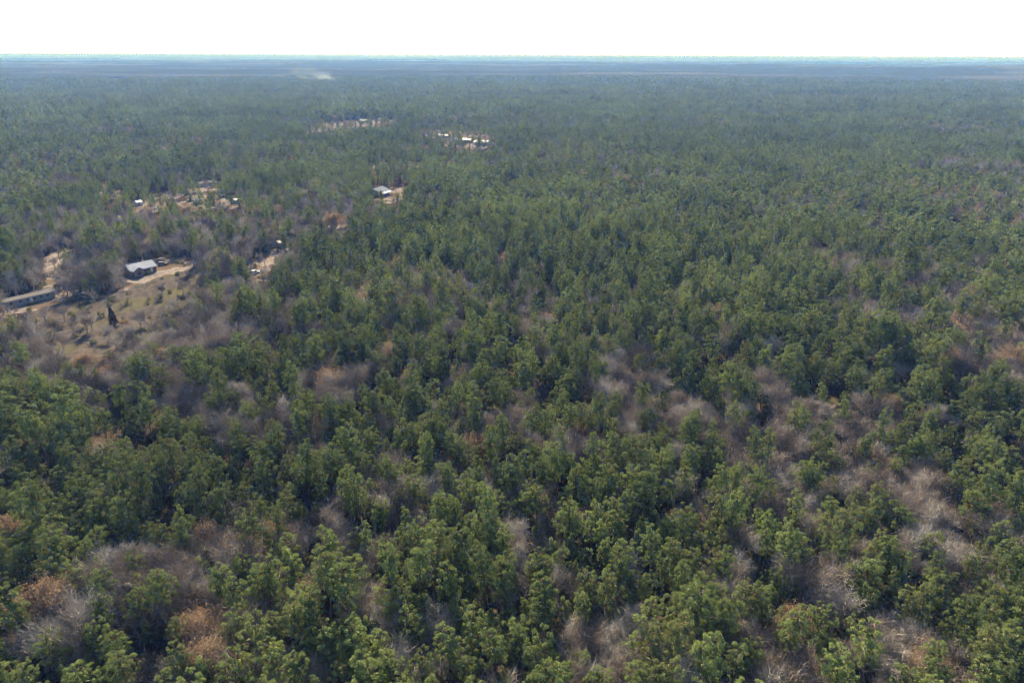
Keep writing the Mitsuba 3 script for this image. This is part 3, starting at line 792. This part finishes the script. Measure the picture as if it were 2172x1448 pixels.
# small and far buildings: (key, label, category, left base pixel, right base pixel, width, eave, ridge, wall, roof, windows)
for key, lab, cat, q0, q1, W, eave, ridge, wall, roof, nw in [
    ('small_house', 'small blue-grey house with a white roof behind trees at the left edge', 'house', (112, 512), (140, 505), 6, 2.6, 4.0, 'grey_siding', 'white_metal', 3),
    ('small_house_001', 'blue-grey house half hidden by leafless trees east of the shining roof', 'house', (545, 530), (583, 524), 7, 2.6, 4.0, 'grey_siding', 'rusty_roof', 4),
    ('shed', 'small white-roofed shed beside the blue-grey house', 'shed', (592, 524), (608, 521), 4, 2.3, 3.0, 'grey_siding', 'white_metal', 1),
    ('small_house_002', 'low white-roofed house behind a yellow-brown tree south of the barn', 'house', (686, 477), (712, 473), 6, 2.6, 3.9, 'brick_grey', 'white_metal', 3),
    ('storage_building', 'square building with a bright white roof before the pasture', 'building', (976, 303), (997, 304), 16, 3.4, 4.8, 'brick_grey', 'white_metal', 3),
    ('storage_building_001', 'double-gabled white building right of the square white roof', 'building', (1004, 307), (1031, 309), 13, 3.2, 5.2, 'white_metal', 'white_metal', 4),
    ('storage_building_002', 'long narrow white-roofed building at the left end of the pasture', 'building', (927, 292), (951, 293), 9, 3.0, 4.0, 'brick_grey', 'white_metal', 4),
    ('shed_001', 'small white shed between the long building and the square white roof', 'shed', (959, 299), (971, 299), 6, 2.6, 3.4, 'white_metal', 'white_metal', 1),
    ('small_house_003', 'white-roofed house by the lane, farthest left of the pasture houses', 'house', (767, 261), (783, 260), 11, 3.0, 4.6, 'brick_grey', 'white_metal', 3),
    ('small_house_004', 'pale house at the far end of the lane behind the pine row', 'house', (806, 257), (822, 256), 9, 3.0, 4.4, 'white_metal', 'rusty_roof', 3),
    ('small_house_005', 'grey-roofed house behind the pasture road', 'house', (895, 268), (912, 269), 10, 3.0, 4.6, 'white_metal', 'rusty_roof', 3),
    ('shed_002', 'small white shed at the left of the sandy yards', 'shed', (292, 437), (304, 435), 5, 2.4, 3.3, 'white_metal', 'white_metal', 1),
    ('shed_003', 'grey-roofed shed in the middle of the sandy yards', 'shed', (415, 433), (430, 431), 5, 2.4, 3.3, 'grey_siding', 'galvanised', 2),
    ('small_house_006', 'pale mobile home at the back of the sandy yards', 'mobile home', (425, 397), (452, 393), 5, 2.8, 3.5, 'white_metal', 'rusty_roof', 4),
    ('shed_004', 'white-roofed shed at the right end of the sandy yards', 'shed', (500, 432), (514, 430), 5, 2.4, 3.2, 'grey_siding', 'white_metal', 1),
    ('far_house', 'far house with a blue roof beside a small clearing, upper left', 'house', (112, 229), (124, 228), 12, 3.0, 4.6, 'brick_grey', 'blue_metal', 2),
    ('far_house_001', 'far pale house in the forest, upper left of the smoke', 'house', (312, 206), (321, 206), 12, 3.0, 4.6, 'white_metal', 'white_metal', 2),
    ('far_house_002', 'far white-roofed house in the forest below the smoke', 'house', (374, 208), (388, 208), 10, 3.0, 4.2, 'brick_grey', 'white_metal', 2),
    ('far_house_003', 'far white house near the top centre of the forest', 'house', (996, 238), (1006, 238), 10, 3.0, 4.6, 'white_metal', 'white_metal', 2),
    ('far_house_004', 'far white house in a grey leafless patch, right of centre', 'house', (1298, 175), (1310, 175), 14, 3.4, 5, 'white_metal', 'white_metal', 2)]:
    m, L = frame_of(at(*q0), at(*q1))
    thing(key, lab, cat)
    gable(key, m, L, W, eave, ridge, wall, roof, 0.35)
    openings(key, m, [L * (i + 0.6) / (nw + 0.6) for i in range(nw)], 0, 1.0, 1.0, 1.0, trim=False)
    part(f'{key}__door', box(L * 0.08, L * 0.08 + 0.95, -0.06, 0.03, 0.1, 2.15), 'timber', m)
m, L = frame_of(at(73, 609), at(82, 606))
k = thing('utility_box', 'white box-shaped trailer under trees behind the mobile home', 'trailer')
part(f'{k}__body', box(0, L, 0, 2.0, 0.55, 2.3), 'white_paint', m)
part(f'{k}__door', box(0.2, L * 0.5, -0.04, 0.03, 0.6, 2.2), 'white_metal', m)
for i, x in enumerate((L * 0.4, L * 0.62)):
    w_ = trimesh.creation.cylinder(0.33, 0.22, sections=14); w_.apply_transform(trimesh.transformations.rotation_matrix(math.pi / 2, [1, 0, 0])); w_.apply_translation([x, -0.13, 0.33])
    part(f'{k}__wheel' + (f'_{i:03d}' if i else ''), w_, 'tyre', m)


# ------------------------------------------------------------------ cars
def car(key, label, px, py, rz, paint, truck=False):
    p = at(px, py)
    m = T().translate([float(p[0]), float(p[1]), 0.03]).rotate([0, 0, 1], rz)
    thing(key, label, 'truck' if truck else 'car')
    if truck:
        side = [(-2.7, 0.45), (2.65, 0.45), (2.7, 0.95), (1.35, 1.05), (-0.55, 1.05), (-2.7, 1.0)]
        top = [(1.25, 1.05), (0.75, 1.72), (-0.35, 1.75), (-0.55, 1.05)]
    else:
        side = [(-2.25, 0.4), (2.2, 0.4), (2.25, 0.85), (1.2, 1.0), (-2.2, 1.05)]
        top = [(1.15, 1.0), (0.5, 1.62), (-1.7, 1.66), (-2.15, 1.05)]
    def solid(pts, w, inset):
        a = [(x, -w, z) for x, z in pts] + [(x, w, z) for x, z in pts]
        b = [(x * (0.97 if z > 1.2 else 1), y * (inset if z > 1.2 else 1), z) for x, y, z in a]
        return trimesh.convex.convex_hull(np.array(b))
    part(f'{key}__body', solid(side, 0.9, 1), paint, m)
    part(f'{key}__cabin', solid(top, 0.84, 0.82), 'dark_glass', m)
    zt = max(z for _, z in top); xs = sorted(x for x, z in top if z > 1.5)
    part(f'{key}__roof', box(xs[0] * 0.97, xs[-1] * 0.97, -0.7, 0.7, zt - 0.02, zt + 0.05), paint, m)
    for i, (x, y) in enumerate(((1.4, -0.86), (-1.4, -0.86), (1.4, 0.86), (-1.4, 0.86))):
        w_ = trimesh.creation.cylinder(0.36, 0.24, sections=14); w_.apply_transform(trimesh.transformations.rotation_matrix(math.pi / 2, [1, 0, 0])); w_.apply_translation([x, y, 0.36])
        part(f'{key}__wheel' + (f'_{i:03d}' if i else ''), w_, 'tyre', m)


car('parked_car', 'white car parked right of the mobile home', 167, 625, 20, 'white_paint')
car('parked_truck', 'white pickup truck on bright sand among the pines', 334, 443, 25, 'white_paint', True)
car('parked_car_001', 'dark blue car in pine shade beside a sandy yard', 476, 419, 10, 'dark_blue_paint')
car('parked_car_002', 'white car right of the white-roofed shed', 637, 502, 5, 'white_paint')
car('parked_truck_001', 'pale pickup truck among vehicles at the front of the eastern yard', 527, 583, 15, 'grey_siding', True)
car('parked_car_003', 'white car parked beside a pale pickup in the eastern yard', 541, 580, 40, 'white_paint')
car('parked_truck_002', 'white truck on the far road behind the pasture', 1044, 281, 0, 'white_paint', True)
car('parked_car_004', 'white car on the sand between pines, left of the dark blue car', 402, 428, 60, 'white_paint')
car('parked_car_005', 'grey car in the yard behind the brick house', 345, 562, 35, 'grey_siding')

# ------------------------------------------------------------------ the dark cedar in the field, the leaning dead trunk
matte('cedar_leaves', (0.060, 0.040, 0.028), 0.9)  # brown of its own, darkened in the colour for its shaded backlit side
r_ = np.random.default_rng(77)
p = at(243, 690)
m = T().translate([float(p[0]), float(p[1]), 0]).scale([1.0, 1.0, 1.0])
tk, lv = Soup(), Soup()
add_limb(tk, [[0, 0, 0], [-0.1, 0.1, 4], [-0.5, 0.2, 7.0]], [0.17, 0.1, 0.03], 6)
n = 2600
t = r_.uniform(0, 1, n) ** 1.25
az = r_.uniform(0, 6.283, n)
rad = 1.75 * (1.03 - t) ** 0.75 * (1 + 0.25 * np.sin(3 * az + 9 * t)) * r_.uniform(0.55, 1.0, n)
o = np.stack([np.cos(az), np.sin(az), 0 * az + 0.3], 1)
c = np.stack([np.cos(az) * rad - 0.5 * t, np.sin(az) * rad, 0.5 + 6.9 * t], 1)
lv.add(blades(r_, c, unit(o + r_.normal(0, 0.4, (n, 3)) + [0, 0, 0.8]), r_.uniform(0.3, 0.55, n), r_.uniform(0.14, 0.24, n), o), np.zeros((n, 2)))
thing('cedar_tree', 'dark brown pointed cedar standing alone in the dry field', 'tree')
scene['cedar_tree__trunk'] = {**tk.ply('pine_bark'), 'to_world': m}
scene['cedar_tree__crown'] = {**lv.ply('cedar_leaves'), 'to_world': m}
p = at(326, 516)
tk = Soup()
add_limb(tk, [[0, 0, 0], [-2.0, 1.0, 5], [-4.6, 1.8, 10.5]], [0.2, 0.15, 0.06], 6)
add_limb(tk, [[-2.6, 1.2, 6.2], [-2.4, 0.6, 7.4]], [0.06, 0.03], 4)
thing('dead_tree', 'pale leaning dead trunk among trees above the brick house', 'tree')
scene['dead_tree__trunk'] = {**tk.ply('grey_bark'), 'to_world': T().translate([float(p[0]), float(p[1]), 0])}

# ------------------------------------------------------------------ thin smoke over the far forest
q = at(646, 171, 10)
SX, SY, SZ = 260.0, 60.0, 62.0                       # metres
nz, ny, nx = 32, 12, 96
gx, gz = (np.arange(nx) + 0.5) / nx, (np.arange(nz) + 0.5) / nz
Zg, Yg, Xg = np.meshgrid(gz, (np.arange(ny) + 0.5) / ny, gx, indexing='ij')
top = np.interp(gx, [0, 0.12, 0.30, 0.42, 0.50, 0.58, 0.72, 0.84, 0.95, 1], [0.30, 0.45, 0.50, 0.98, 0.80, 0.95, 0.55, 0.60, 0.30, 0.15])[None, None, :]
low = np.interp(gx, [0, 0.3, 0.6, 1], [0.22, 0.12, 0.04, 0.0])[None, None, :]
wisp = meshkit.fbm(np.stack([Xg * 9 + Zg * 3.2, Yg * 2, Zg * 3 - Xg * 2], -1), 4, 13)
dens = np.clip((wisp - 0.40) * 3.4, 0, 1) * np.clip((top - Zg) / 0.30, 0, 1) * np.clip((Zg - low) / 0.08, 0, 1)
dens *= np.clip(np.minimum(Xg, 1 - Xg) / 0.10, 0, 1) * np.clip(np.minimum(Yg, 1 - Yg) / 0.25, 0, 1)
dens *= 0.4 + 0.9 * np.exp(-((Xg - 0.80) / 0.16) ** 2) + 0.7 * np.exp(-((Xg - 0.45) / 0.14) ** 2)
place_smoke = T().translate([float(q[0] - SX / 2), float(q[1] - SY / 2), 10.0]).scale([SX, SY, SZ])
scene['smoke_air'] = {'type': 'heterogeneous', 'albedo': {'type': 'rgb', 'value': [0.70, 0.84, 0.97]}, 'scale': 0.017,
                      'sigma_t': {'type': 'gridvolume', 'grid': mi.VolumeGrid(dens.astype(np.float32)[..., None]), 'to_world': place_smoke}}
scene['smoke_plume'] = {'type': 'cube', 'to_world': place_smoke @ T().translate([0.5, 0.5, 0.5]).scale([0.5, 0.5, 0.5]), 'bsdf': {'type': 'null'},
                        'interior': {'type': 'ref', 'id': 'smoke_air'}, 'exterior': {'type': 'ref', 'id': 'haze_air'}}
thing('smoke_plume', 'thin white smoke rising from the far forest, upper left', 'smoke')
ROAD = LineString([at(x, y)[:2] for x, y in [(860, 273), (905, 271.5), (960, 273), (1020, 275.5), (1050, 278)]])
sheet('road', largest(ROAD.buffer(3.2)), 0.016, 'far_grass')


# groups that nothing uses
used = {d['shape']['id'] for d in scene.values() if d.get('type') == 'instance'}
for k in [k for k, d in scene.items() if d.get('type') == 'shapegroup' and k not in used]:
    del scene[k]
